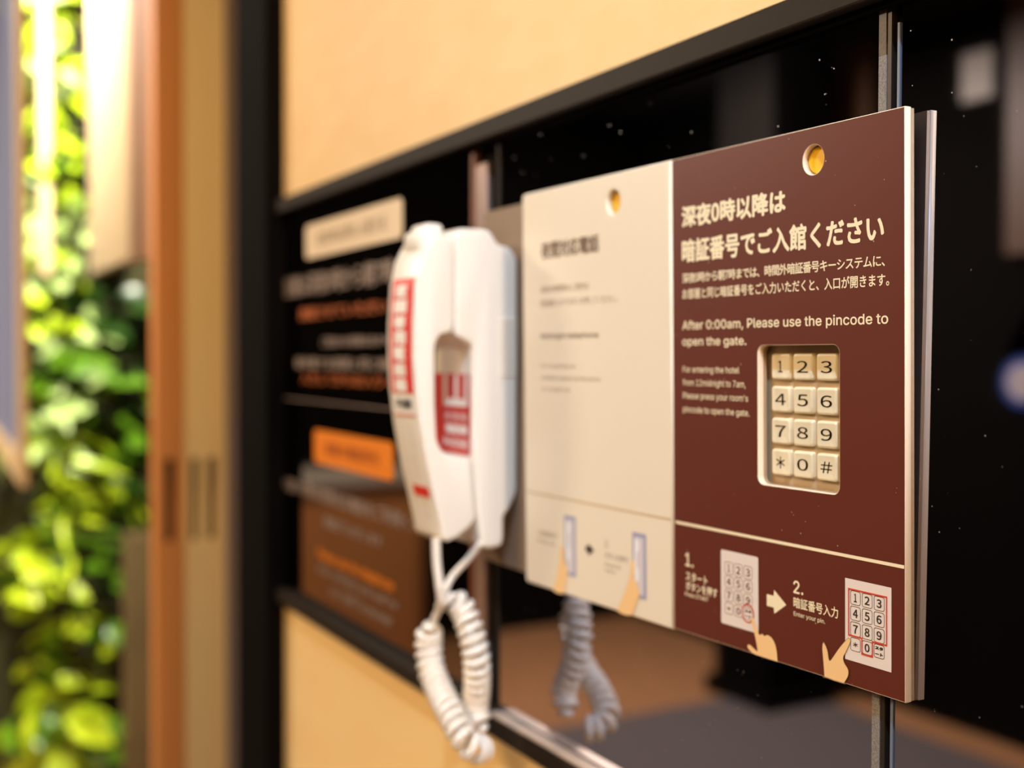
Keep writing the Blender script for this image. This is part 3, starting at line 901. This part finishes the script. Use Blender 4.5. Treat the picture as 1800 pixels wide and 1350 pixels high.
PL = [
    (0.38, 0.98, 36, 's', 'lime', 0.13, 'lime green plant at the very top of the living wall', 'pale'),
    (0.40, 0.78, 36, 's', 'lime', 0.13, 'lime and cream leafed plant second from the top of the living wall', 'pale'),
    (0.40, 0.56, 36, 's', 'lime', 0.13, 'yellow-green plant beside the lower half of the cream panel', 'mid'),
    (0.44, 0.36, 34, 's', 'pale', 0.13, 'pale green plant level with the bottom of the cream panel', 'lime'),
    (0.42, 0.18, 32, 's', 'lime', 0.12, 'bright yellow-green plant just under the cream panel', 'pale'),
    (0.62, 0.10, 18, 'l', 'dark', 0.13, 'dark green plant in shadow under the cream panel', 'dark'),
    (0.44, -0.02, 30, 'l', 'pale', 0.12, 'pale broad-leaved plant in the middle of the living wall', 'mid'),
    (0.60, -0.16, 20, 's', 'mid', 0.13, 'mid green plant right of the pale broad-leaved one', 'dark'),
    (0.42, -0.22, 32, 'l', 'pale', 0.12, 'cream-white large-leaved plant below the middle of the living wall', 'lime'),
    (0.48, -0.40, 32, 'n', 'lime', 0.15, 'yellow-green strap-leaved plant hanging below the white leaves', 'mid'),
    (0.66, -0.42, 18, 'n', 'dark', 0.14, 'dark strap-leaved plant beside the pillar', 'mid'),
    (0.38, -0.60, 20, 'l', 'lime', 0.11, 'broad yellow-green plant at the left below the framed board', 'mid'),
    (0.56, -0.66, 20, 's', 'mid', 0.13, 'green plant in the lower living wall left of the brown post', 'dark'),
    (0.44, -0.84, 32, 's', 'lime', 0.13, 'bright lime plant in the lower part of the living wall', 'mid'),
    (0.40, -1.04, 30, 'l', 'lime', 0.13, 'yellow-green plant at the foot of the living wall', 'mid'),
    (0.56, -1.08, 16, 's', 'mid', 0.13, 'sparse olive plant at the foot of the living wall, right side', 'dark'),
]
for a in PL: plant(*a)

CRM = mat('cream_panel', (214, 184, 138), 0.6, noise=0.05, nscale=2)
hp_ = thing('hanging_panel', 'cream panel hanging in front of the upper living wall', 'panel', (0, 0.41, 0))
obj('face_board', box(-2.72, -2.24, 0, 0.02, Z(0.185), 2.6), CRM, hp_)
obj('shaded_side', box(-2.24, -2.02, 0.0, 0.02, Z(0.175), 2.6), mat('panel_shade', (140, 96, 56), 0.6), hp_)  # shade on the right of the cream panel, painted as brown
po = obj('cream_pole', box(-3.36, -3.33, 0.375, 0.405, Z(0.22), 2.6, 0.004), CRM)
tag(po, 'cream vertical pole among the upper leaves, right of the framed board', 'pole')
lp = obj('brown_post', box(-3.34, -3.30, 0.585, 0.70, 0.0, Z(-0.50), 0.004), mat('dull_post', (112, 90, 54), 0.7, noise=0.2, nscale=5))
tag(lp, 'dull brown post in the lower living wall beside the pillar', 'post')

# framed board at the far left edge
fb = thing('framed_board', 'blue-grey board in a cream wooden frame at the left edge', 'board', (-2.2, 0.224, 0), (0, 0, 0))
av = atan(1010 / F); ang = TH - av
fb.rotation_euler = (0, 0, -ang)
# local x runs to the right along the board; the board hangs from x = -1.5 to 0
bz0, bz1 = Z(-0.236), 2.6
obj('panel', box(-1.45, -0.07, -0.004, 0.001, bz0 + 0.05, bz1 - 0.05), mat('blue_grey_panel', (148, 154, 188), 0.3), fb)
obj('frame_bar', box(-0.075, 0.0, -0.012, 0.002, bz0, bz1, 0.002), CRM, fb)
obj('frame_bar', box(-1.5, -1.45, -0.012, 0.002, bz0, bz1, 0.002), CRM, fb)
obj('frame_bar', box(-1.45, -0.075, -0.012, 0.002, bz0, bz0 + 0.05, 0.002), CRM, fb)
obj('frame_bar', box(-1.45, -0.075, -0.012, 0.002, bz1 - 0.05, bz1, 0.002), CRM, fb)

# ------------------------------------------------------------------ the glass lies 8.7 mm behind the boards' right end:
# wall, information panel, plate, telephone and cord were measured for a wall at y = 0.372; bring them to y = 0.3635
KS = 0.3635 / 0.372
CZ = Vector((0, 0, ZC))
done = set()


def bring(o, off):
    """scale the geometry of o and its children about the camera point; off: world position of o before"""
    if o.type == 'MESH' and o.data.name not in done:
        done.add(o.data.name)
        for v in o.data.vertices: v.co *= KS
    o.location *= KS
    for ch in o.children: bring(ch, off)


for o in [wall, t1, t2, lip, lit_edge, j1, j2, post, inf, mp, tel, hs, cord]:
    bring(o, None)
    o.location.z += ZC * (1 - KS)
